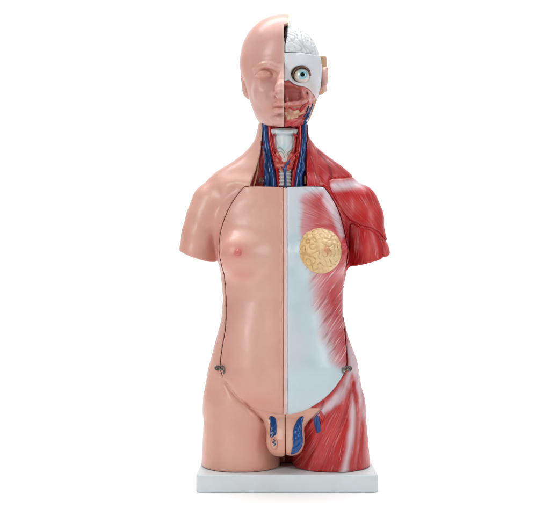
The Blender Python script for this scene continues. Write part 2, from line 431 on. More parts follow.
def skin_paint(v):
    px, py = uv(v, -30); c = np.tile(SK, (len(v), 1))
    c = over(c, SKP, np.clip(.3+.5*nz(v, 70, 3), 0, 1)*.6)
    c = over(c, SKT, np.clip((py-340)/120, 0, .6)*.6)
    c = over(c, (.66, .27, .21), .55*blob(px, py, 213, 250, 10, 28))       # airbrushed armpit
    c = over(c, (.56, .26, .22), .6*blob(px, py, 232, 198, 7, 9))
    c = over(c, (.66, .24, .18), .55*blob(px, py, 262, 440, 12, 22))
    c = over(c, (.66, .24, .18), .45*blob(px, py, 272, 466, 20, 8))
    c = over(c, (.58, .24, .15), .6*blob(px, py, 203, 405, 7, 60)); c = over(c, (.68, .38, .28), .5*blob(px, py, 232, 440, 12, 40))  # outer thigh edge darkened: side shading painted into the skin
    c = over(c, (.60, .25, .18), .5*blob(px, py, 184, 235, 5, 26)+.5*blob(px, py, 215, 320, 6, 40))  # same painted side shading along the arm and waist edges
    c = over(c, (.64, .26, .19), .4*S(pd2(v), 3))
    c = over(c, (.66, .45, .33), .8*S(np.abs(polysd(*[q for q in (v[:, 0], v[:, 2])], pts2(neck_px, -18)))-.8, 1)*(py < 186)*(px < 280))
    return c
def pd2(v): return np.abs(polysd(v[:, 0], v[:, 2], pts2([(227, 384), (236, 396), (249, 408), (262, 420)], -45)))-3
shell = smax(body, -np.maximum(np.maximum(np.maximum(pd-.2, Y-5), WZ(377, -45)-Z), -(body+4)), .4)
# the shell loses the plate area only where the plate sits
shell = np.maximum(shell, -np.maximum(nk, Y-6+0*X))
shell = np.maximum(shell, Z-WZ(123.2))
skin = np.maximum(shell, X-MIDB)
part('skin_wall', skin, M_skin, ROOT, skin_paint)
del skin

# ---- muscle side: wall, deltoid, upper arm
delt_px = smooth_poly([(328, 181), (344, 178), (355, 174.5), (364, 168), (385, 168), (402, 200), (402, 246), (385, 239), (380, 234), (371, 228.5), (360, 226), (349, 220.5), (340, 210), (333, 198)], 3)
arm_px = smooth_poly([(350, 224), (361, 228), (371, 230.5), (378, 235), (383, 240), (404, 250), (404, 285), (340, 285), (347, 262), (349, 240)], 3)
dd = polysd(X, Z, pts2(delt_px, -12)); da = polysd(X, Z, pts2(arm_px, -12))
def fan(px, py, cx, cy, k=60): 
    a = np.arctan2(py-cy, px-cx); r_ = np.hypot(px-cx, py-cy); return a*k, r_
def direc(px, py, ang):
    t = math.radians(ang); return px*math.sin(t)+py*math.cos(t), px*math.cos(t)-py*math.sin(t)
def fibs(v, rules, y, wob=1.2):
    px, py = uv(v, y); a = np.zeros(len(v)); l = np.zeros(len(v)); s = np.zeros(len(v))
    for m_, (fa, fl), st in rules(px, py): a[m_] = fa[m_]; l[m_] = fl[m_]; s[m_] = (st if np.isscalar(st) else st[m_])
    return np.stack([a+wob*nz(v, 40, 5), l, s], 1)
thigh_white = smooth_poly([(351, 392), (355, 404), (355.5, 420), (353, 440), (349, 458), (347, 474), (337, 474.5), (341, 458), (345, 440), (348, 420), (349, 405)], 3)
hip_white = smooth_poly([(338, 388), (347, 372), (346, 345), (351, 344), (359, 362), (364, 388), (366, 410), (363.5, 425), (360, 404), (356.5, 384), (352, 375), (347, 392), (335, 404), (322, 414), (312, 416), (318, 405)], 3)
band_px = smooth_poly([(327, 180), (345, 177.5), (356, 174), (366, 171), (376, 177), (366, 185), (347, 188.5), (331, 190)], 3)
band_px = smooth_poly([(331, 184), (345, 181), (356, 178.5), (364, 178), (369, 183.5), (362, 186.5), (347, 190), (332, 191.5)], 3)
pinkstrips = [[(351, 380), (345, 398), (330, 424), (315, 452)], [(346, 400), (333, 430), (320, 458)], [(360, 400), (362, 430), (361, 455)]]
def musc_paint(v):
    px, py = uv(v, -30); c = np.tile(RED, (len(v), 1))
    c = over(c, DRED, np.clip(.25+.5*nz(v, 36, 8), 0, 1)*.5)
    # neck
    c = over(c, PINKR, .55*S(linesd(px, py, [(311, 140), (315, 156), (318, 170)])-2.5, 3))
    c = over(c, DRED, .9*S(linesd(px, py, [(318, 149), (328, 160), (332, 172), (331, 186)])-1.2, 1.8))
    c = over(c, DRED, .8*S(linesd(px, py, [(309.5, 128), (310, 150), (314, 168), (320, 184)])-.6, 1.5))
    c = over(c, DRED, .75*blob(px, py, 349, 246, 4, 22))
        # hip and thigh
    low = np.clip((py-335)/12, 0, 1)
    c = over(c, (.50, .05, .045), low*.35)
    c = over(c, LAV, low*.80*S(polysd(px, py, hip_white)+1.0+1.2*nz(v, 10, 61), 3.2))
    c = over(c, (.72, .68, .72), .85*S(polysd(px, py, thigh_white)+1.6+.8*nz(v, 18, 62), 3.4))
    for st in pinkstrips: c = over(c, PINKR, .35*S(linesd(px, py, st)-1.5, 3))
    c = over(c, DRED, .6*S(linesd(px, py, [(346, 370), (347, 355), (345.5, 335)])-.5, 1.2))
    return c
def musc_rules(px, py):
    yield py < 400, direc(px, py, -48), .34+.1*np.sin(px*.3)
    yield (py < 190) & (px > 318), direc(px, py, -38), .25
    yield (py < 190) & (px <= 318), direc(px, py, -75), .5
    yield py > 330, direc(px, py, 62), .55+0*px
    yield (py > 375) & (px < 349), fan(px, py, 366, 352, 110), .42+.0*px
    yield (py > 375) & (px >= 349), direc(px, py, 86), .3
    yield polysd(px, py, thigh_white) < 0, direc(px, py, 80), .15
    yield (polysd(px, py, hip_white) < 1), direc(px, py, 62), .18
    yield polysd(px, py, band_px) < 2, direc(px, py, 8), .12
mus = np.maximum(shell, MIDB+.2-X)
wall = smax(mus, -np.maximum(dd-.05, -(body+1.0)), .4)
wall = smax(wall, -np.maximum(da-.05, -(body+1.6)), .4)
mw = part('muscle_wall', wall, M_musc, ROOT, musc_paint, lambda v: fibs(v, musc_rules, -30))
del wall
delt = smax(body-.8*np.clip((WZ(186)-Z)/16, 0.1, 1), dd+.1, 2.2)
def delt_paint(v):
    px, py = uv(v, -12); c = np.tile(RED*1.02, (len(v), 1))
    c = over(c, LAV*1.04, .88*S(polysd(px, py, band_px)+.5, 4.2))
    c = over(c, PINKR, .55*blob(px, py, 352, 208, 12, 7)); c = over(c, PINKR, .4*blob(px, py, 372, 214, 5, 14))
    c = over(c, DRED, .5*S(np.abs(polysd(px, py, delt_px))-1.0, 3)*(py > 196))
    return c
part('deltoid_muscle', delt, M_musc, mw, delt_paint, lambda v: fibs(v, lambda px, py: [(px > 0, fan(px, py, 400, 262, 150), .38+0*px)], -12), label='rounded red shoulder muscle')
arm = smax(body+.1, da+.1, 1.6)
# split between biceps and triceps
gd = linesd(X, Z, smooth_poly(pts2([(376, 232), (381, 245), (382.5, 262)], -8), 4, False))
arm = arm+1.0*np.exp(-(gd/1.6)**2)
def arm_paint(v):
    px, py = uv(v, -12); c = np.tile(RED, (len(v), 1))
    c = over(c, PINKR, .7*blob(px, py, 369, 250, 5, 16)); c = over(c, DRED, .8*blob(px, py, 350, 236, 7, 16))
    c = over(c, DRED, .8*S(linesd(px, py, [(376, 232), (381, 245), (382.5, 262)])-.5, 1.3))
    c = over(c, PINKR, .7*blob(px, py, 386, 250, 2.2, 10)); return c
part('upper_arm_muscle', arm, M_musc, mw, arm_paint, lambda v: fibs(v, lambda px, py: [(px > 0, fan(px, py, 362, 175, 60), .4+0*px)], -12), label='red upper arm muscle cut off at the elbow side')
del arm, delt, mus

# ---- chest plates
def pskin_paint(v):
    px, py = uv(v, -45); c = np.tile(SK*np.array([1, 1.0, 1.02]), (len(v), 1))
    c = over(c, SKP, np.clip(.3+.5*nz(v, 60, 4), 0, 1)*.6)
    c = over(c, SKT, np.clip((py-350)/100, 0, .6)*.6)
    c = over(c, (.62, .14, .12), .85*blob(px, py, 238, 252.5, 6.5, 6))
    c = over(c, (.64, .26, .21), .4*blob(px, py, 238, 256, 16, 14))
    c = over(c, (.60, .22, .15), .55*blob(px, py, 243, 276, 20, 5)); c = over(c, (.60, .25, .17), .4*blob(px, py, 226, 290, 5, 60))  # shade under the breast and along the plate side, painted in
    c = over(c, (.66, .30, .24), .4*blob(px, py, 280, 194, 6, 10))
    c = over(c, (.62, .26, .17), .5*blob(px, py, 256, 402, 28, 8))
    c = over(c, (.68, .42, .34), .5*blob(px, py, 262, 300, 16, 60))
    return c
ps = np.maximum(plate, X-(mid-1.7))
pk = part('skin_chest_plate', ps, M_skin, ROOT, pskin_paint)
def pm_paint(v):
    px, py = uv(v, -45); c = np.tile(BLUEW, (len(v), 1))
    c = over(c, LAV, .55*np.clip((250-py)/60, 0, 1)); c = over(c, (.60, .62, .66), .5*np.clip(nz(v, 45, 71)+.1, 0, 1)); c = over(c, (.38, .53, .58), .35*np.clip(nz(v, 28, 72)-.1, 0, 1))
    # red area: boundary column as a function of the row
    bx = np.interp(py, [185, 193, 200, 230, 262, 275, 300, 320, 345, 362, 376], [325, 304, 301, 300, 306, 312, 314, 321, 327, 333, 352])
    d = bx-px+2.5*nz(v, 22, 11)
    soft = np.interp(py, [185, 240, 300, 350], [2.5, 4, 9, 10])
    red = np.array([.50, .035, .042])
    mk = np.clip(.5-d/(2*soft), 0, 1); mk = mk*mk*(3-2*mk)
    top = np.clip((py-187)/12, 0, 1)
    c = over(c, (.60, .22, .23), mk*.85*top); c = over(c, red, np.clip((px-bx-4)/14, 0, 1)*.9*top)
    c = over(c, (.44, .03, .035), .7*S(np.abs(polysd(px, py, panel_px))-1, 4)*np.clip((px-325)/8, 0, 1)*np.clip((365-py)/15, 0, 1))
    c = over(c, (.48, .05, .055), .65*blob(px, py, 320, 203, 12, 8))
    c = over(c, LAV, .75*S(polysd(px, py, [(325, 188), (332, 190), (340, 210), (346, 236), (341, 240), (336, 226), (330, 212), (322, 200)])+.5, 2.5))
    c = over(c, BLUEW*1.02, .8*np.clip((py-366)/12, 0, 1)); return c
def pm_rules(px, py):
    bx = np.interp(py, [185, 200, 230, 262, 275, 300, 320, 345, 362, 376], [305, 303, 301, 306, 312, 314, 321, 327, 333, 350])
    s = np.clip((px-bx+6)/9, 0, 1)*np.clip((372-py)/10, 0, 1)
    yield py < 262, fan(px, py, 362, 236, 65), s*.5
    yield py >= 262, direc(px, py, 52), s*.8
pm = np.maximum(plate, (mid+1.7)-X)
pmo = part('muscle_chest_plate', pm, M_fasc, ROOT, pm_paint, lambda v: fibs(v, pm_rules, -45))
# raised seam down the middle
rg = smax(smax(body-proud-1.3, np.abs(X-mid)-1.8, .6), Y+10, 1); rg = smax(rg, zt, 1); rg = smax(rg, pd+.8, .8)
part('middle_seam', rg, M_skin, ROOT, lambda v: over(np.tile((.68, .46, .41), (len(v), 1)), (.66, .60, .62), np.clip((v[:, 0]-mid)/1.5, 0, 1)))
del rg, ps, pm
# probe of the front surface for laying parts on it
bodyproud = body-proud
xa, ya, za = X.ravel(), Y.ravel(), Z.ravel()
def surf(px, py, field=None, y0=-45):
    f_ = bodyproud if field is None else field
    yv = y0
    for _ in range(4):
        x, z = WX(px, yv), WZ(py, yv)
        i = int(np.clip(round((x-xa[0])/H), 0, len(xa)-1)); k = int(np.clip(round((z-za[0])/H), 0, len(za)-1))
        c = f_[i, :, k]; j = np.argmax(c < 0)
        if c[j] >= 0: return np.array([x, yv, z])
        t = c[j-1]/(c[j-1]-c[j]) if j > 0 else 0
        yv = ya[max(j-1, 0)]+t*H
    return np.array([WX(px, yv), yv, WZ(py, yv)])
def norm_at(px, py, e=4):
    a, b_, c, d = surf(px+e, py), surf(px-e, py), surf(px, py+e), surf(px, py-e)
    n = np.cross(d-c, a-b_); n /= np.linalg.norm(n); return n if n[1] < 0 else -n
# nipples and gland
def nipple(px, py, parent, mat, c1, c2, r=2.6, lift=0):
    p = surf(px, py); n = norm_at(px, py); p = p+n*lift
    g = grid(p-9, p+9, .45)
    f_ = ell(g, p-n*.2, (r, r, r)); f_ = smin(f_, ell(g, p-n*2.2, (5.2, 5.2, 5.2))+1.6, 2)
    return part('nipple', f_, mat, parent, lambda v: over(np.tile(c1, (len(v), 1)), c2, np.clip(np.linalg.norm(v-p, axis=1)/4.5-.35, 0, 1)), G_=g, h=.45)
nipple(238, 252.5, pk, M_skin, (.56, .13, .11), (.62, .20, .16))
# mammary gland: lobed pad laid over the plate
gc = surf(320.5, 250); gn = norm_at(320.5, 250, 10)
gg = grid((gc[0]-28, gc[1]-12, gc[2]-27), (gc[0]+27, gc[1]+24, gc[2]+26), .62)
def sample(P, field):
    fx = (np.broadcast_to(P[0], np.broadcast_shapes(*[p.shape for p in P]))-xa[0])/H; fy = (P[1]-ya[0])/H+0*fx; fz = (P[2]-za[0])/H+0*fx
    def c(a, n): i = np.clip(np.floor(a).astype(int), 0, n-2); return i, np.clip(a-i, 0, 1)
    i, a = c(fx, field.shape[0]); j, b_ = c(fy, field.shape[1]); k, g_ = c(fz, field.shape[2])
    o_ = 0
    for di in (0, 1):
        for dj in (0, 1):
            for dk in (0, 1):
                o_ = o_+field[i+di, j+dj, k+dk]*((a if di else 1-a)*(b_ if dj else 1-b_)*(g_ if dk else 1-g_))
    return o_.astype(f32)
bs = sample(gg, bodyproud)
gout = smooth_poly([(299.5, 246), (303, 236), (309, 230.5), (316, 227.5), (324, 227.5), (333, 231), (339.5, 238), (341.8, 249), (340.5, 260), (335, 268), (327, 273), (319, 273.5), (310, 270.5), (303, 263), (299.8, 255)], 4)
gp = pts2(gout, gc[1])
gd_ = polysd(gg[0], gg[2], gp)
wv = waves((gg[0]*1.0, gg[1]*.35, gg[2]*1.0), 6.6, 22, 12)
rim = np.clip(-gd_/5, 0, 1); rim = np.sqrt(np.clip(1-(1-rim)**2, 0, 1))
gf = smax(bs-(.9+2.2*rim+3.6*np.clip(1-((gg[0]-gc[0]-1)**2+(gg[2]-gc[2])**2)/420, 0, 1)-1.25*np.exp(-(wv/.38)**2)*np.clip(-gd_/2, 0.2, 1)+.5*np.tanh(2*waves(gg, 6, 12, 77))), gd_+.7*np.exp(-(wv/.4)**2), 1.4)
gf = np.maximum(gf, -(bs+2.5))
gf = np.maximum(gf, gg[1]-(gc[1]+22))
def gpaint(v):
    ww = waves((v[:, 0], v[:, 1]*.35, v[:, 2]), 6.6, 22, 12)
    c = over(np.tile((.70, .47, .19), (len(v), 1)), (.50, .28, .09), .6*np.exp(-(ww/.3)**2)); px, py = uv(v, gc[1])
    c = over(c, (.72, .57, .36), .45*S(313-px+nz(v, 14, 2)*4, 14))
    return over(c, (.64, .25, .16), .6*blob(px, py, 326, 251, 4, 3.6))
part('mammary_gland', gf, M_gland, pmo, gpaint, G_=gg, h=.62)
nipple(326.2, 251, pmo, M_gland, (.56, .24, .12), (.66, .40, .18), 1.6, 6.3)

# ---- latches on both hips
def latch(px, py, sgn):
    p = surf(px, py); q = surf(px+5*sgn, py)
    e = bpy.data.objects.new('latch', None); col.objects.link(e); e.parent = ROOT; e.empty_display_size = .01
    def P(dx, dz, dy=0): s_ = surf(px+dx*sgn, py-dz); return s_+np.array([0, -1.3-dy, 0])
    ey = join(torus(P(0, 0), 1.9, .78, .2), tube([P(-1.6, .6), P(0, -.2, .5)], [.9, .8], 2, 8))
    mesh('eyelet', *ey, M_metal, e)
    hk = join(torus(P(4.2, .3, .3), 1.9, .75, -.3), tube([P(1.2, -.4, .8), P(3, -1.2, .9), P(4.6, -1.2, .9), P(6.2, .6, .7), P(6.9, -1.2, .6), P(6.3, -4, .3), P(6.0, -5.8, .1)], [.65, .75, .75, .75, .7, .65, .45], 5, 8))
    mesh('hook', *hk, M_metal, e)
latch(217.3, 368, 1); latch(349.6, 368.5, -1)

# ---- neck contents
gk = grid((WX(246), -30, WZ(192)), (WX(312), 14, WZ(119)), .9)
bk = sample(gk, body)
fk = smax(smax(bk+3.5, gk[1]-9, 1), -15-gk[1], 2)
cxk = WX(284)
fk = smax(fk, polysd(gk[0], gk[2], pts2([(259, 121), (309, 121), (309, 192), (247, 192), (252, 170), (259, 152)], -12)), 1)
def neckp(v):
    px, py = uv(v, -12); c = np.tile(RED, (len(v), 1))
    c = over(c, PINKR, .6*blob(px, py, 258, 176, 4, 8)); c = over(c, (.62, .5, .42), .6*blob(px, py, 262, 181, 2.5, 2.5)); return over(c, DRED, .5*blob(px, py, 262, 160, 3, 12))
fk = np.maximum(fk, gk[2]-WZ(123.6))
nb = part('neck_muscle', fk, M_musc, ROOT, neckp, lambda v: fibs(v, lambda px, py: [(px > 0, direc(px, py, 78), .5+0*px)], -12), G_=gk, h=.9)
gl = grid((WX(262), -32, WZ(190)), (WX(305), 8, WZ(120)), .55)
def lar(G):
    X, Y, Z = G
    a = smax(section2(G, [(126, 271.5, 296.8), (131, 270.6, 297.6), (138, 272.5, 296), (146, 274, 295), (154, 275.5, 293), (164, 278, 291)], -25, 2), np.maximum(Z-WZ(128.5, -20), WZ(163, -20)-Z), 1.5)
    a = smin(a, cap(G, W(284, 134, -22), W(284, 152, -23), 3.5, 2.5), 4)                  # laryngeal prominence
    a = smin(a, chain(G, [W(271.5, 130.5, -14), W(277, 131.5, -24), W(284, 131.8, -26), W(291, 131.5, -24), W(296.8, 130.5, -14)], [1.7, 1.9, 2.0, 1.9, 1.7]), 1.0)
    a = a+1.0*np.exp(-((Z-WZ(134.6, -24))/1.0)**2)
    for sx in (-1, 1):
        d = linesd(X, Z, pts2([(284+sx*9.5, 138), (284+sx*6, 146), (284+sx*2, 151)], -22)); a = a+.7*np.exp(-(d/.8)**2)
    return a
def section2(G, rows, yf, yb, p=2.3):
    X, Y, Z = G; z = Z.ravel(); r_ = np.array(rows, float)
    pyr = 270-(z-CAMH)/((CAMD-20)/CAMD); s = (CAMD-20)/CAMD
    l = ((np.interp(pyr, r_[:, 0], r_[:, 1])-CX)*s)[None, None, :]; r__ = ((np.interp(pyr, r_[:, 0], r_[:, 2])-CX)*s)[None, None, :]
    w_ = (r__-l)/2; cx = (l+r__)/2; d = (yb-yf)/2; cy = (yb+yf)/2
    return (((np.abs((X-cx)/w_))**p+(np.abs((Y-cy)/d))**p)**(1/p)-1)*np.minimum(w_, d)
def lpaint(v):
    px, py = uv(v, -22); c = np.tile((.60, .66, .68), (len(v), 1))
    c = over(c, (.44, .60, .64), np.clip(nz(v, 9, 6)+.25, 0, .8)); c = over(c, (.30, .34, .36), .5*S(np.abs(py-134.6)-.4, .8))
    c = over(c, (.62, .45, .36), .6*np.clip((py-149)/6, 0, 1)); c = over(c, (.55, .18, .14), .5*S(8.5-np.abs(px-284), 2.5)*np.clip((py-136)/8, 0, 1)); return c
lx = part('larynx', lar(gl), M_white, ROOT, lpaint, G_=gl, h=.55)
# thyroid gland: two lobes and a bridge
th = chain(gl, [W(277.8, 150, -18), W(278.5, 158, -21), W(281, 166, -22)], [2.6, 4.0, 3.6], 2)
th = smin(th, chain(gl, [W(291.6, 150, -18), W(290.8, 158, -21), W(288.3, 166, -22)], [2.6, 4.0, 3.4], 2), 2)
th = smin(th, chain(gl, [W(279.5, 165, -22), W(284.5, 167.5, -23.5), W(289.5, 165, -22)], [3.6, 3.6, 3.6], 2), 2)
th = th-.45*np.tanh(1.5*waves(gl, 4.0, 14, 9))
part('thyroid_gland', th, M_red if False else M_gland, lx, lambda v: over(over(np.tile((.50, .045, .035), (len(v), 1)), (.62, .22, .15), np.clip(nz(v, 5, 21)+.1, 0, .8)), (.6, .46, .36), .7*blob(*uv(v, -22), 281, 153, 4, 2.2)), G_=gl, h=.55)
tr = smax(smin(cap(gl, W(284.5, 166, -11), W(284.5, 190, -13), 7.0, 7.0), cap(gl, W(284.5, 166, -14), W(284.5, 190, -16), 6.2, 6.2), 2), WZ(187, -20)-gl[2], .5)
ringz = (270-(gl[2]-CAMH)/.98)
tr = tr-.6*np.cos((ringz-170)*2*math.pi/3.6)
part('trachea', tr, M_white, lx, lambda v: over(np.tile((.66, .66, .64), (len(v), 1)), (.30, .30, .28), np.clip(-.7*np.cos((uv(v, -20)[1]-170)*2*math.pi/3.6), 0, .8)), G_=gl, h=.55)
def vessel(name, pts, rs, mat, parent, flat=1.0, label=None):
    return mesh(name, *tube([W(*p) for p in pts], rs, 8, 16, flat), mat, parent, label=label)
# jugular veins / carotid arteries (each widens towards the chest)
jl = chain(gk, [W(264.6, 121, -13), W(266, 140, -15), W(268.2, 156, -17), W(271, 172, -18), W(272.6, 190, -17)], [3.0, 3.0, 3.3, 4.0, 4.4], 1.5)
jl = smin(jl, chain(gk, [W(265.5, 158, -14), W(266.5, 172, -14), W(266.5, 190, -13)], [1.4, 2.8, 3.8], 1.5), 1.2)
jl = np.maximum(jl, gk[2]-WZ(123.6))
M_b = lambda v: np.tile((.01, .055, .23), (len(v), 1))
part('jugular_vein', jl, M_blue, nb, G_=gk, h=.9)
jr = chain(gk, [W(304.2, 121, -15), W(303.6, 140, -16), W(302.4, 156, -17), W(299.8, 172, -18), W(297.6, 190, -17)], [2.6, 2.6, 2.9, 3.7, 4.4], 1.5)
jr = smin(jr, chain(gk, [W(303.2, 160, -14), W(303, 172, -14), W(302.4, 190, -13)], [1.4, 2.4, 3.2], 1.5), 1.2)
jr = np.maximum(jr, gk[2]-WZ(123.6))
part('jugular_vein', jr, M_blue, nb, G_=gk, h=.9)
vessel('carotid_artery', [(269.6, 124, -14), (270.6, 140, -16), (273.6, 155, -17), (277, 170, -18), (279.4, 188, -17)], [2.3, 2.2, 2.2, 2.0, 2.0], M_red, nb)
vessel('carotid_artery', [(299.6, 124, -14), (299.4, 140, -16), (297.6, 155, -17), (294.6, 170, -18), (292.4, 188, -17)], [2.7, 2.4, 2.2, 2.0, 2.0], M_red, nb)
vessel('thyroid_artery', [(272.2, 136, -19), (274.6, 134.5, -23), (273.6, 139, -22), (274.6, 146, -22), (276.6, 152, -22)], [.5, .8, .8, .7, .5], M_red, lx)
vessel('thyroid_artery', [(299, 137, -17), (296, 135.5, -21), (293.6, 134.4, -24), (295, 139, -22.5), (294.6, 146, -22.5), (293.6, 152, -22.5)], [.8, 1.1, .9, .8, .8, .5], M_red, lx)
v1 = tube([W(291, 157, -24.5), W(288.6, 161.5, -26), W(285.6, 165.5, -27), W(284.8, 171, -27.5), W(285.2, 178, -23.5), W(285.2, 188, -23)], [.5, .8, 1.1, 1.4, 1.3, 1.3], 8, 12)
v2 = tube([W(280, 165, -25), W(282.6, 168, -27), W(284.6, 170.5, -27.4)], [.4, .8, 1.0], 6, 10)
mesh('thyroid_vein', *join(v1, v2), M_blue, lx)
mesh('capillary', *join(tube([W(276, 150, -20), W(279.5, 147.5, -24.6), W(282.5, 149.5, -26.8), W(285, 153, -26.6)], [.2, .25, .25, .2], 6, 8),
     tube([W(277, 153, -22), W(280.5, 151.3, -25.5), W(283.2, 153.6, -26.3), W(284.6, 158, -25.6)], [.2, .25, .22, .2], 6, 8),
     tube([W(291.8, 150, -22), W(288.6, 152.4, -25.6), W(287, 156, -26)], [.3, .3, .25], 6, 8)), M_wire, lx)
vessel('neck_vein', [(262.6, 146, -20), (265.4, 156, -22.5), (264.6, 167, -23.5), (267.5, 176, -24), (267, 188, -23)], [.6, 1.0, 1.1, 1.3, 1.4], M_blue, nb)
vessel('neck_vein', [(305.6, 148, -21), (302.8, 158, -23), (303.6, 168, -23.5), (300.6, 177, -24), (302, 188, -23)], [.6, .9, 1.1, 1.3, 1.4], M_blue, nb)
vessel('carotid_branch', [(273, 152, -20), (276.4, 157, -25), (279.6, 160.5, -26.2), (281, 165, -26.4)], [1.1, .9, .7, .4], M_red, nb)
vessel('carotid_branch', [(298, 152, -20), (293.6, 156, -24.5), (290.6, 160, -26), (290, 166, -26.4)], [1.1, .9, .7, .4], M_red, nb)
vessel('neck_tendon', [(258.6, 160, -17), (257.4, 172, -19), (253.6, 186, -21)], [.5, .8, .9], M_tan, nb)
mesh('metal_ring', *join(torus(np.array(W(261.5, 180.5, -20)), 2.0, .6), tube([W(258.5, 183, -20), W(260, 181.5, -21), W(263.8, 182.8, -20)], [.5, .6, .5], 4, 8)), M_metal, nb)
mesh('metal_pin', *tube([W(305.2, 176, -20), W(305.2, 184, -20)], [1.0, 1.0], 2, 10), M_tan, nb)

# ---- genital insert in section
gi = grid((WX(244), -74, WZ(460)), (WX(325), -18, WZ(402)), .8)
bi = sample(gi, body)
up_px = smooth_poly([(248, 404), (258, 414), (265, 423), (268, 432), (284, 436), (285.6, 436), (302, 432), (304, 425), (308, 421), (316, 412), (322, 403)], 3)
yfr = -(43.5+13.5*np.clip((WZ(413, -48)-gi[2])/24, 0, 1)**.7-3.5*np.clip((WZ(446, -50)-gi[2])/8, 0, 1)**2)
yfr = yfr-3.0*np.exp(-((gi[0]-WX(285.4, -52))/7.5)**2)*np.clip((WZ(416, -50)-gi[2])/12, 0, 1)
gLp = [(247, 403), (256, 412.5), (263, 419.5), (266, 426), (267.6, 433), (267.2, 442), (269, 450), (273.5, 455.3), (281, 456.5), (285, 454.5), (292, 448), (294, 430), (294, 403)]
gRp = [(277, 403), (277, 440), (281, 450), (286.6, 454.6), (294, 455.6), (299.5, 453), (302.8, 447), (303.8, 438), (303, 431), (305, 425.5), (310, 419), (323, 403)]
dL = polysd(gi[0], gi[2], pts2(smooth_poly(gLp, 3), -52)); dR = polysd(gi[0], gi[2], pts2(smooth_poly(gRp, 3), -52))
def lobe(d): return np.maximum(smax(d, (yfr-gi[1])*.8, 8), gi[1]+24)
mgx = WX(285.4, -50)
cL = smax(lobe(dL-1), gi[0]-mgx+.3, 1.2); cR = smax(lobe(dR-1), mgx+.3-gi[0], 1.2)
skinL = np.maximum(np.maximum(polysd(gi[0], gi[2], pts2(smooth_poly(gLp, 3), -46)), bi-1.0), gi[1]+30); skinR = np.maximum(np.maximum(polysd(gi[0], gi[2], pts2(smooth_poly(gRp, 3), -46)), bi-1.0), gi[1]+30)
cL = np.maximum(smin(cL, skinL, 3), gi[0]-mgx+.3); cR = np.maximum(smin(cR, skinR, 3), mgx+.3-gi[0])
webx = np.maximum(np.maximum(np.minimum(lobe(dL), lobe(dR))+4, np.abs(gi[0]-mgx)-4), -50-gi[1])
mg = WX(285.4, -50)
def gnp(v):
    px, py = uv(v, -50); c = np.tile((.62, .32, .235), (len(v), 1)); c = over(c, (.66, .42, .33), .5*blob(px, py, 282, 425, 5, 14)); c = over(c, (.66, .42, .33), .6*blob(px, py, 289, 436, 3, 16))
    c = over(c, (.60, .24, .15), .45*blob(px, py, 285, 452, 14, 5)); return over(c, (.64, .27, .2), .4*blob(px, py, 262, 416, 8, 8))
gw = part('groin_insert', np.maximum(smin(cL, cR, .1), np.minimum(np.abs(gi[0]-mg)*-1+.55, 9)) if False else np.minimum(np.minimum(cL, cR), webx), M_skin, ROOT, gnp, G_=gi, h=.8)
allg = np.minimum(cL, cR)
def inlay(name, poly, mat, parent, lift=.9, wav=0, base=allg, lo=None, paint=None, label=None, under=3.0, h=.5):
    y = -56
    p = pts2(smooth_poly(poly, 3), y); a = p.min(0)-3; b_ = p.max(0)+3
    g = grid((a[0], -74, a[1]), (b_[0], -20, b_[1]), h)
    X0, Y0, Z0 = [q.ravel() for q in gi]
    fx = (g[0]-X0[0])/.8; fy = (g[1]-Y0[0])/.8; fz = (g[2]-Z0[0])/.8
    sh = np.broadcast_shapes(fx.shape, fy.shape, fz.shape)
    fx, fy, fz = [np.broadcast_to(q, sh) for q in (fx, fy, fz)]
    o_ = 0
    ix = [np.clip(np.floor(q).astype(int), 0, n-2) for q, n in zip((fx, fy, fz), base.shape)]; fr = [np.clip(q-i, 0, 1) for q, i in zip((fx, fy, fz), ix)]
    for di in (0, 1):
        for dj in (0, 1):
            for dk in (0, 1): o_ = o_+base[ix[0]+di, ix[1]+dj, ix[2]+dk]*((fr[0] if di else 1-fr[0])*(fr[1] if dj else 1-fr[1])*(fr[2] if dk else 1-fr[2]))
    f_ = smax(o_-lift-wav*np.tanh(waves(g, 4.0, 10, 3)), polysd(g[0], g[2], p), .8); f_ = np.maximum(np.maximum(f_, -(o_+under)), g[1]+46)
    return part(name, f_, mat, parent, paint, G_=g, h=h, label=label)
inlay('erectile_tissue', [(269, 419), (271, 417), (275, 418.6), (276.5, 424), (276.4, 434), (274, 436), (271, 438), (269.4, 434), (270.2, 426)], M_blue, gw, .5, .1)
inlay('erectile_tissue', [(304, 418), (302.6, 424), (302.2, 432), (303, 441), (301.4, 448), (297, 453), (291, 455.2), (291.6, 450), (292.6, 444), (292.4, 436), (293.4, 429), (296.6, 422), (300.6, 417.8)], M_blue, gw, .7, .2)
tp = smooth_poly([(273.4, 436.5), (276.6, 440), (277.2, 445.5), (274.6, 449.5), (271.4, 447.5), (270.6, 441)], 3)
inlay('testicle_section', [(273.4, 436.5), (276.8, 440), (277.4, 446), (274.6, 450), (271.2, 447.8), (270.4, 441)], M_gland, gw, 1.1, 0, paint=lambda v: over(np.tile((.58, .25, .17), (len(v), 1)), (.66, .46, .34), S(polysd(*uv(v, -56), tp)+1.6, 1)))
mesh('testicular_vein', *tube([(WX(a_, -57), -58.9, WZ(b_, -57)) for a_, b_ in ((272.8, 438.5), (274.8, 440.5), (272.6, 442.2), (275.4, 443.8), (273.4, 446))], [.4, .6, .6, .6, .4], 6, 8), M_blue, gw)
vs = surf(322, 414, body)
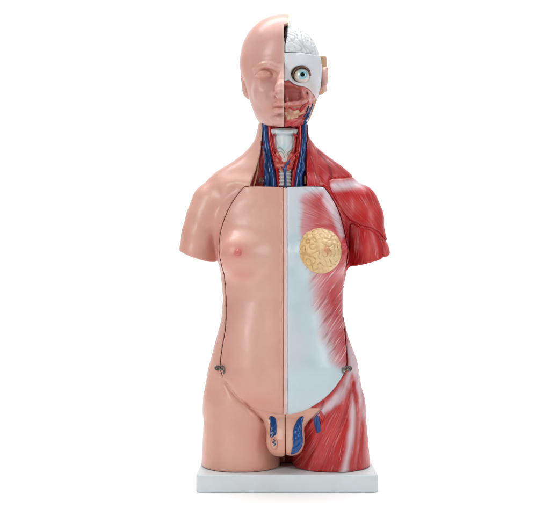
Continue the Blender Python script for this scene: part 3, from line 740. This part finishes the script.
def flag(name, pts, mat):
    P0 = [surf(a, b_, body)+np.array([0, -1.1, 0]) for a, b_ in pts]; v_ = P0+[p+np.array([0, 3.0, 0]) for p in P0]; n = len(P0)
    F = [tuple(range(n)), tuple(range(2*n-1, n-1, -1))]+[(i, i+n, (i+1) % n+n, (i+1) % n) for i in range(n)]
    o_ = mesh(name, np.array(v_), F, mat, ROOT); o_.data.polygons.foreach_set('use_smooth', np.zeros(len(F), bool))
    bv = o_.modifiers.new('bevel', 'BEVEL'); bv.width = .0006; bv.segments = 2
flag('femoral_vein', [(313, 420), (317, 414.6), (319.2, 418), (320, 425), (320.6, 431), (317, 433.6), (315, 428)], M_blue)
flag('femoral_artery', [(317.4, 414.4), (321, 411), (324.6, 417), (323, 420), (321, 424), (319.4, 418)], M_red)

# ---------------------------------------------------------------- head
HH = .72
gh = grid((WX(232), -70, WZ(133, -45)-1), (WX(336), 58, WZ(11)), HH)
hx, hy, hz = gh
XM = WX(283.4, -25); xm = WX(283.3)
cran = ell(gh, (xm, 3, WZ(58)), (43.0, 50, 43.3))
zz = hz.ravel()
hwk = [(45, 40), (56, 42), (68, 41.5), (80, 39.5), (90, 37), (100, 34), (110, 30.5), (117, 28), (123, 24), (128, 18)]
yfk = [(45, -40), (60, -44), (75, -41), (90, -41), (100, -42.5), (110, -43), (118, -43), (124, -41), (132, -35)]
ybk = [(45, 40), (70, 48), (90, 42), (105, 34), (130, 31)]
hw = prof(hwk, zz)[None, None, :]; ya_ = prof(yfk, zz)[None, None, :]; yb_ = prof(ybk, zz)[None, None, :]
k = (np.abs((hx-xm)/hw)**2.3+np.abs((hy-(ya_+yb_)/2)/((yb_-ya_)/2))**2.3)**(1/2.3)
fc = smax((k-1)*hw, hz-WZ(55), 16)
head = smin(cran, fc, 7)
def fp(dx, py, y): return (XM+dx*(CAMD+y)/CAMD, y, WZ(py, y))
base_head = head.copy()
s_ = -1
head = smin(head, ell(gh, fp(s_*17, 90, -34), (11, 8.5, 10)), 12)                            # cheek
head = smax(head, -ell(gh, fp(s_*17.5, 75.5, -54), (12.5, 12.0, 8.5)), 8)                      # socket
bp_, br_ = catm([fp(s_*4, 71, -45), fp(s_*9, 67, -46), fp(s_*16, 65, -44.6), fp(s_*23, 66, -41), fp(s_*29, 70, -35)], [1.6, 2.4, 2.5, 1.9, .7], 3)
head = smin(head, chain(gh, [tuple(q) for q in bp_], list(br_), .3), 6)
head = smin(head, ell(gh, fp(s_*19.2, 74.8, -36.2), (8.4, 8.5, 5.0)), 3.0)                  # closed eye
fr_ = np.clip((-hy-25)/10, 0, 1)
head = head+.8*np.exp(-(linesd(hx, hz, smooth_poly([fp(s_*10.5, 75.5, -44)[::2], fp(s_*15, 78, -44)[::2], fp(s_*21, 78.4, -44)[::2], fp(s_*27.5, 75.8, -42)[::2]], 4, False))/.8)**2)*fr_
head = head+.8*np.exp(-(linesd(hx, hz, smooth_poly([fp(s_*10.5, 73, -44)[::2], fp(s_*15, 69.6, -44)[::2], fp(s_*21, 69.2, -44)[::2], fp(s_*27.5, 72.5, -42)[::2]], 4, False))/.9)**2)*fr_
head = smin(head, chain(gh, [fp(-.5, 69, -45), fp(-1.5, 80, -51), fp(-2.5, 88, -57), fp(-3, 93, -60)], [3.6, 4.6, 5.6, 6.2], 3), 4.5)      # nose
head = smin(head, ell(gh, fp(s_*10.6, 93.8, -50.5), (3.9, 6.6, 4.2)), 2.8)
head = smax(head, -ell(gh, fp(s_*7.4, 98.6, -54.5), (3.2, 5.0, 2.2)), .8)
head = smin(head, chain(gh, [fp(0, 103.8, -51), fp(s_*4, 103.2, -51), fp(s_*9, 104.4, -48.6), fp(s_*14, 106.8, -43.5)], [2.4, 2.6, 2.1, .9], 2), 2.8)
head = smin(head, chain(gh, [fp(0, 111, -49.5), fp(s_*6, 110.8, -48), fp(s_*11.5, 108.4, -43.5)], [3.3, 3.0, 1.1], 2), 2.8)
head = smax(head, -ell(gh, fp(s_*14.5, 107.5, -46.5), (2.6, 3, 2.6)), 2.5)
head = smax(head, -ell(gh, fp(s_*14.5, 97, -53), (6, 8, 9)), 5)
head = head+1.2*np.exp(-((hz-WZ(107.3+.0, -48))/.9)**2)*np.clip((13-np.abs(hx-XM))/3, 0, 1)*np.clip((-hy-38)/5, 0, 1)
head = smin(head, ell(gh, fp(0, 120.5, -40), (12, 9.5, 7)), 4)                               # chin
head = head+1.4*np.exp(-(((hz-WZ(115, -46))/2.0)**2+((hx-XM)/10)**2))*np.clip((-hy-35)/5, 0, 1)
head = smax(head, -(hz-(WZ(127, -40)+(hy+40)*.20)), 2.0)                                     # jaw underside
def face_paint(v):
    px, py = uv(v, -40); c = np.tile(SK*np.array([.97, .98, 1.05]), (len(v), 1))
    c = over(c, SKP, np.clip(.3+.5*nz(v, 45, 3), 0, 1)*.5)
    c = over(c, (.64, .25, .19), .55*blob(px, py, 264, 73, 9, 4.5)); c = over(c, (.55, .24, .16), .45*blob(px, py, 262, 65, 12, 2)); c = over(c, (.58, .25, .17), .5*blob(px, py, 243, 62, 4, 26)+.4*blob(px, py, 252, 112, 4, 10)); c = over(c, (.64, .27, .22), .35*blob(px, py, 276, 85, 4, 10)+.3*blob(px, py, 264, 80, 9, 3))  # includes side shading painted along the head and jaw outline
    c = over(c, (.62, .21, .16), .55*blob(px, py, 275.5, 107.5, 8, 4.5)); c = over(c, (.64, .24, .18), .4*blob(px, py, 262, 20, 24, 6))
    c = over(c, (.42, .13, .09), .75*blob(px, py, 275.2, 97.8, 3.2, 1.4))  # shade of the nostril hollow, put into the colour
    cut = np.clip((v[:, 0]-(xm-2.0))/1.2, 0, 1)
    c = over(c, (.68, .46, .39), cut*.8*(py > 24))
    return over(c, (.52, .38, .24), .8*np.clip((v[:, 0]-(xm+2.6))/1.2, 0, 1))
cutx = xm+0*hx
face = np.maximum(head, hx-(xm+0.3+4.6*np.clip((hz-WZ(26.5, -30))/2, 0, 1)))
face = smax(face, -np.maximum(np.maximum(-(cran+3.6), 0) if False else (cran+3.4), (xm-3.2)-hx)*1.0, .01) if False else face
fo = part('face_skin', face, M_skin, ROOT, face_paint, G_=gh, h=HH, label='smooth skin coloured half of the bald head with closed eye')
# ears
def ear(sgn, parent, name='ear', mat=M_skin, paint=None):
    cx = WX(283.3)+(-37.6 if sgn < 0 else 40.6); g = grid((cx-9, -12, WZ(102)), (cx+9, 24, WZ(60)), .7); k_ = 1.0 if sgn < 0 else .86
    o_ = smax(ell(g, (cx, 6, WZ(82 if sgn < 0 else 78)), (4.6*k_, 11*k_, 14*k_)), ell(g, (cx+sgn*7, 2, WZ(81)), (5.5, 7.5, 9.5))*-1, 1.4)
    o_ = smin(o_, chain(g, [(cx+sgn*1.0, -4, WZ(85)), (cx+sgn*3.2*k_, 4, WZ(71 if sgn < 0 else 68)), (cx+sgn*3.5*k_, 13, WZ(75)), (cx+sgn*1.5, 12, WZ(88)), (cx-sgn*3, 3, WZ(95.5 if sgn < 0 else 91.5))], [1.5, 1.8, 2, 2, 2.8], 1.5), 1.5)
    o_ = smin(o_, ell(g, (cx-sgn*4.2, 2, WZ(95 if sgn < 0 else 90)), (3.0*k_, 5*k_, 4.0*k_)), 3)
    return part(name, o_, mat, parent, paint or face_paint, G_=g, h=.7)
ear(-1, fo)
# brain
gb = grid((xm+1, -50, WZ(62)), (xm+44, 48, WZ(22)), .75)
bf = ell(gb, (xm-4, -1, WZ(60)), (40.0, 46.5, 35.0))
wv = waves(gb, 8.5, 20, 31)
bf = bf+.95*np.exp(-(wv/.33)**2)-.3*waves(gb, 4.0, 12, 5)*.5
bf = smax(bf, (xm+1.6+1.8*np.clip((gb[2]-WZ(54))/10, 0, 1))-gb[0], 1.0)
bf = np.maximum(bf, WZ(61)-gb[2])
def brp(v):
    ww = waves((v[:, 0], v[:, 1], v[:, 2]), 8.5, 20, 31); c = np.tile((.68, .71, .74), (len(v), 1))
    return over(c, (.33, .38, .37), .5*np.exp(-(ww/.22)**2)*np.clip(.8+nz(v, 18, 3), 0.1, 1))
part('brain', bf, M_white, ROOT, brp, G_=gb, h=.75)
# dark backing added beside the brain, its colour stands for shade in the gap
v, F = rbox((xm+.9, -34, WZ(60)), (xm+12, 40, WZ(27)), .5)
jf = smax(ell(gb, (xm-4, 0, WZ(60)), (39, 45.5, 34.3)), gb[0]-(xm+7), .5); 
part('gap_shade_backing', np.maximum(jf, (xm+1.2)-gb[0]), M_dark, ROOT, G_=gb, h=.75)
# skull plate with the eye socket
EC = np.array(fp(17.6, 76, -33)); 
right = base_head+1.2
sk_px = smooth_poly([(283, 56), (283.6, 55), (300, 54.6), (316, 54.8), (321.5, 56), (322.5, 75), (321.5, 90), (318.5, 93.5), (313, 92.5), (309, 88.5), (304, 86.6), (299, 86), (293, 84), (288, 80.5), (283.4, 82), (283, 70)], 2)
skd = polysd(hx, hz, pts2(sk_px, -34))
eye_hole = ell(gh, EC+np.array([-.6, -6, .8]), (9.2, 18, 7.8))
sk = smax(right-.8, skd, 1.2); sk = smax(sk, hy-7, 1); sk = np.maximum(sk, (xm+.5)-hx); sk = smax(sk, -eye_hole, 1.2)
def skp(v):
    px, py = uv(v, -34); c = np.tile((.68, .71, .75), (len(v), 1))
    c = over(c, (.70, .60, .62), .7*np.clip((py-82)/8, 0, 1)+.25*blob(px, py, 313, 90, 8, 5)); c = over(c, (.60, .50, .44), .5*blob(px, py, 312, 84, 6, 6))
    d = np.hypot((px-300.2)/9.6, (py-75.4)/8.2)
    return over(c, (.20, .12, .07), S(np.abs(d-1.0)*8-.5, .9)*.75*S(py-83, 3))
so = part('skull_plate', sk, M_white, ROOT, skp, G_=gh, h=HH)
# eyeball
def sphere(c, r, sq=(1, 1, 1), nu=32, nv=20, cap_=None):
    V = []; F = []
    for j in range(nv+1):
        t = (cap_ or math.pi)*j/nv
        for i in range(nu):
            a = 2*math.pi*i/nu; V.append((c[0]+r*sq[0]*math.sin(t)*math.cos(a), c[1]-r*sq[1]*math.cos(t), c[2]+r*sq[2]*math.sin(t)*math.sin(a)))
    for j in range(nv):
        for i in range(nu): F.append((j*nu+i, (j+1)*nu+i, (j+1)*nu+(i+1) % nu, j*nu+(i+1) % nu))
    return np.array(V), F
M_eye = plastic('eye_white', color=(.62, .66, .60), rough=.12, coat=.6, mottling=.1)
m, nt, b = principled('iris_paint'); tcn = nt.nodes.new('ShaderNodeTexCoord'); n = noise(nt, tcn.outputs['Object'], 900, 3)
r = ramp(nt, n.outputs[0], .35, .65, (.12, .36, .45, 1), (.34, .60, .66, 1)); nt.links.new(r.outputs[0], b.inputs['Base Color']); b.inputs['Roughness'].default_value = .12; b.inputs['Coat Weight'].default_value = .6; M_iris = m
M_pup = plastic('pupil_paint', color=(.005, .006, .01), rough=.1, coat=.6)
ER = 8.6; EY = EC+np.array([.2, 0, -.1])
v_, F_ = sphere(EY, ER, (.94, 1, .9)); cc = np.tile((.64, .67, .63), (len(v_), 1)); 
cc = over(cc, (.62, .52, .22), np.clip((EY[0]-4-v_[:, 0])/3, 0, .8)); cc = over(cc, (.6, .30, .25), np.clip((EY[2]-3-v_[:, 2])/4, 0, .4))
M_eye2 = plastic('eye_paint', rough=.12, coat=.6, mottling=.05)
eo = mesh('eyeball', v_, F_, M_eye2, so, cc)
eo.parent = ROOT
il = EY+np.array([.8, 0, 0])
v_, F_ = sphere(il, ER+.25, (.94, 1, .9), 32, 8, .60); mesh('iris', v_, F_, M_iris, eo)
v_, F_ = sphere(il+np.array([.2, 0, 0]), ER+.5, (.94, 1, .9), 24, 6, .25); mesh('pupil', v_, F_, M_pup, eo)
gy = grid(EY-np.array([13, 13, 6]), EY+np.array([13, 4, 12]), .4)
lid = chain(gy, smooth_poly([EY+np.array([-8.8, -3.2, -1.0]), EY+np.array([-6.6, -6.2, 4.6]), EY+np.array([0, -7.4, 7.9]), EY+np.array([6.4, -5.6, 5.8]), EY+np.array([8.8, -1.5, .5])], 4, False), [.8]*17, .8)
part('eyelid', lid, M_skin, eo, lambda v: np.tile((.13, .055, .03), (len(v), 1)), G_=gy, h=.4)
# cheek and jaw with the open nasal cavity
jawreg = np.maximum(skd*-1+.4, hy-9); jawreg = np.maximum(jawreg, hz-WZ(70))
low = smax(right+np.clip((hz-WZ(118))/8, -0.2, 1.2), -skd+.3, 1.0)
# cheek keeps inside the jaw outline
low = np.maximum(low, hz-WZ(72)); low = smax(low, hy-10, 1.5); low = np.maximum(low, (xm+.4)-hx)
low = smax(low, -(hz-(WZ(126.5, -40)+(hy+40)*.12)), 2.0)
low = smax(low, polysd(hx, hz, pts2([(283, 70), (322, 70), (321, 93), (317, 99), (314.5, 106), (311.5, 114), (308.6, 122), (306, 128), (280, 130)], -8)), 2)
cav = smooth_poly([(282, 88), (287, 85.6), (293, 86), (298.6, 88.6), (302, 94), (300.4, 99.4), (295, 101.2), (289, 103), (282, 102)], 3)
cd = polysd(hx, hz, pts2(cav, -36))
low = smax(low, -smax(cd, hy+31, 5), 2.2)
low = smax(low, -eye_hole, 1.5)
low = low+.55*waves(gh, 7.5, 14, 88)*np.clip((hx-WX(300))/3, 0, 1)*np.clip((-hy-8)/5, 0, 1)+.3*waves(gh, 6, 12, 89)*np.clip((-hy-8)/5, 0, 1)
low = low-1.6*np.exp(-(linesd(hx, hz, pts2([(284, 104.5), (292, 104), (300, 103), (306, 99)], -40))/2.2)**2)
low = low-1.1*np.exp(-(linesd(hx, hz, pts2([(302, 88), (304.5, 94), (304, 101)], -34))/1.6)**2)-1.2*np.exp(-(linesd(hx, hz, pts2([(308, 90), (311, 95), (308.5, 99)], -28))/1.5)**2)
low = low+1.6*np.exp(-(((hx-WX(306.6, -30))/1.8)**2+((hz-WZ(92.5, -30))/2.2)**2))
low = low+1.2*np.exp(-(linesd(hx, hz, pts2([(284, 108.5), (293, 107), (300, 106)], -38))/1.2)**2)
def jp(v):
    px, py = uv(v, -34); c = np.tile((.60, .17, .13), (len(v), 1)); c = over(c, (.50, .06, .05), np.clip(nz(v, 11, 51)+.15, 0, .9)*.8)
    c = over(c, (.66, .44, .38), .75*np.exp(-(nz(v, 12, 52, 16)/.10)**2)*S(303-px, 2)*S(py-108, 3))
    c = over(c, (.62, .33, .29), .8*np.clip(nz(v, 9, 13)+.3, 0, 1)*S(np.abs(py-98)-9, 4)*S(302-px, 2))
    ca = S(polysd(px, py, cav)+.0, 1.2); c = over(c, (.52, .15, .13), ca*.95); c = over(c, (.42, .09, .09), ca*np.clip((v[:, 1]+36)/10, 0, 1)*.5)
    c = over(c, (.66, .27, .25), .85*S(linesd(px, py, [(283, 104.5), (292, 104.5), (299, 102.6)])-2.2, 1.5))
    c = over(c, (.55, .10, .09), .85*S(linesd(px, py, [(283, 88), (283.5, 84), (290, 81.5), (296, 84.5), (301, 88)])-1.3, 1.2))
    c = over(c, (.70, .50, .46), .8*blob(px, py, 311, 92, 5, 4))
    c = over(c, (.64, .40, .28), .7*S(polysd(px, py, [(286, 112), (296, 108), (303, 106), (306, 111), (299, 117), (288, 118)]), 2.5))
    c = over(c, (.50, .035, .03), .9*np.clip((py-118.5)/3, 0, 1)); c = over(c, (.58, .34, .22), .85*S(308.6+(118-py)*.33-px, 1.5)*np.clip((py-96)/4, 0, 1))
    return c
jo = part('jaw_muscle', low, M_fasc, ROOT, jp, lambda v: fibs(v, lambda px, py: [(px > 0, fan(px, py, 275, 130, 40), .0+.5*S(polysd(px, py, cav)*-1+1.0, 1.0)*(py > 98))], -34), G_=gh, h=HH)
# probing the jaw surface
hxa, hya, hza = hx.ravel(), hy.ravel(), hz.ravel()
def hs(px, py, lift=.4, f_=None):
    f_ = low if f_ is None else f_; yv = -35
    for _ in range(4):
        i = int(round((WX(px, yv)-hxa[0])/HH)); k_ = int(round((WZ(py, yv)-hza[0])/HH)); c = f_[i, :, k_]; j = int(np.argmax(c < 0))
        if c[j] >= 0: break
        yv = hya[max(j-1, 0)]
    return np.array([WX(px, yv), yv-lift, WZ(py, yv)])
def line(name, pts, rs, mat, parent=jo, lift=.4): return tube([hs(a, b_, lift) for a, b_ in pts], rs, 6, 8)
red1 = [line('', p, r_, None) for p, r_ in (
    ([(303.5, 106.5), (301, 109), (298, 111)], [1.6, 1.1, .4]), ([(307, 103), (304, 106), (302.5, 109), (300, 113)], [1.0, 1.6, 1.2, .4]),
    ([(309, 101), (306, 104.5), (304, 108)], [.5, 1.1, .9]), ([(306, 112), (302, 116), (296, 118.5)], [.8, .8, .4]),
    ([(289, 107.5), (294, 109.5), (299, 108.6)], [.3, .5, .6]))]
mesh('facial_artery', *join(*red1), M_red, jo)
bl = [line('', p, r_, None) for p, r_ in (([(312.6, 104), (310.4, 109), (308.4, 114), (306.6, 119), (305, 122.6)], [.9, 1.2, 1.5, 1.7, 1.7]), ([(309, 106), (307, 112), (304.2, 117)], [.5, .8, .8]))]
mesh('facial_vein', *join(*bl), M_blue, jo)
# salivary gland lumps
sg = None
for q, (a, b_, r_) in enumerate([(289, 114.5, 3.0), (293, 112.6, 2.7), (296.6, 111.8, 2.4), (291.6, 117, 2.4), (287.4, 118, 2.0), (296, 115.6, 2.2), (300.4, 112.6, 1.8), (285.8, 113.4, 1.6)]):
    e = ell(gh, hs(a, b_, -.6), (r_*1.15, 1.9, r_)); sg = e if sg is None else smin(sg, e, .8)
part('salivary_gland', sg-.35*np.tanh(waves(gh, 3.6, 12, 4)), M_gland, jo, lambda v: over(np.tile((.64, .42, .27), (len(v), 1)), (.50, .16, .10), np.clip(nz(v, 5, 40)+.1, 0, .8)), G_=gh, h=HH)
# back of the head on the open side
bk_ = smax(base_head-.9, -(hy-9), 1.0); bk_ = np.maximum(bk_, hz-WZ(56, 10)); bk_ = np.maximum(bk_, (xm+2)-hx)
bk_ = smax(bk_, -(hz-(WZ(124, 10))), 1); bk_ = smax(bk_, polysd(hx, hz, pts2([(283, 50), (334, 50), (334, 75), (328, 92), (322, 96), (318, 103), (314.5, 112), (311, 120), (309, 128), (283, 130)], 10)), 1.5)
rimo = part('head_back', bk_, M_skin, ROOT, lambda v: over(over(np.tile((.70, .50, .30), (len(v), 1)), (.58, .33, .16), np.clip(nz(v, 12, 17), 0, .5)), (.62, .36, .30), np.clip((v[:, 1]-16)/5, 0, 1)), G_=gh, h=HH)
ear(1, rimo, paint=lambda v: over(np.tile((.66, .40, .33), (len(v), 1)), (.55, .30, .15), np.clip((WZ(86)-v[:, 2])/8, 0, .8)))
print('objects', len(bpy.data.objects))
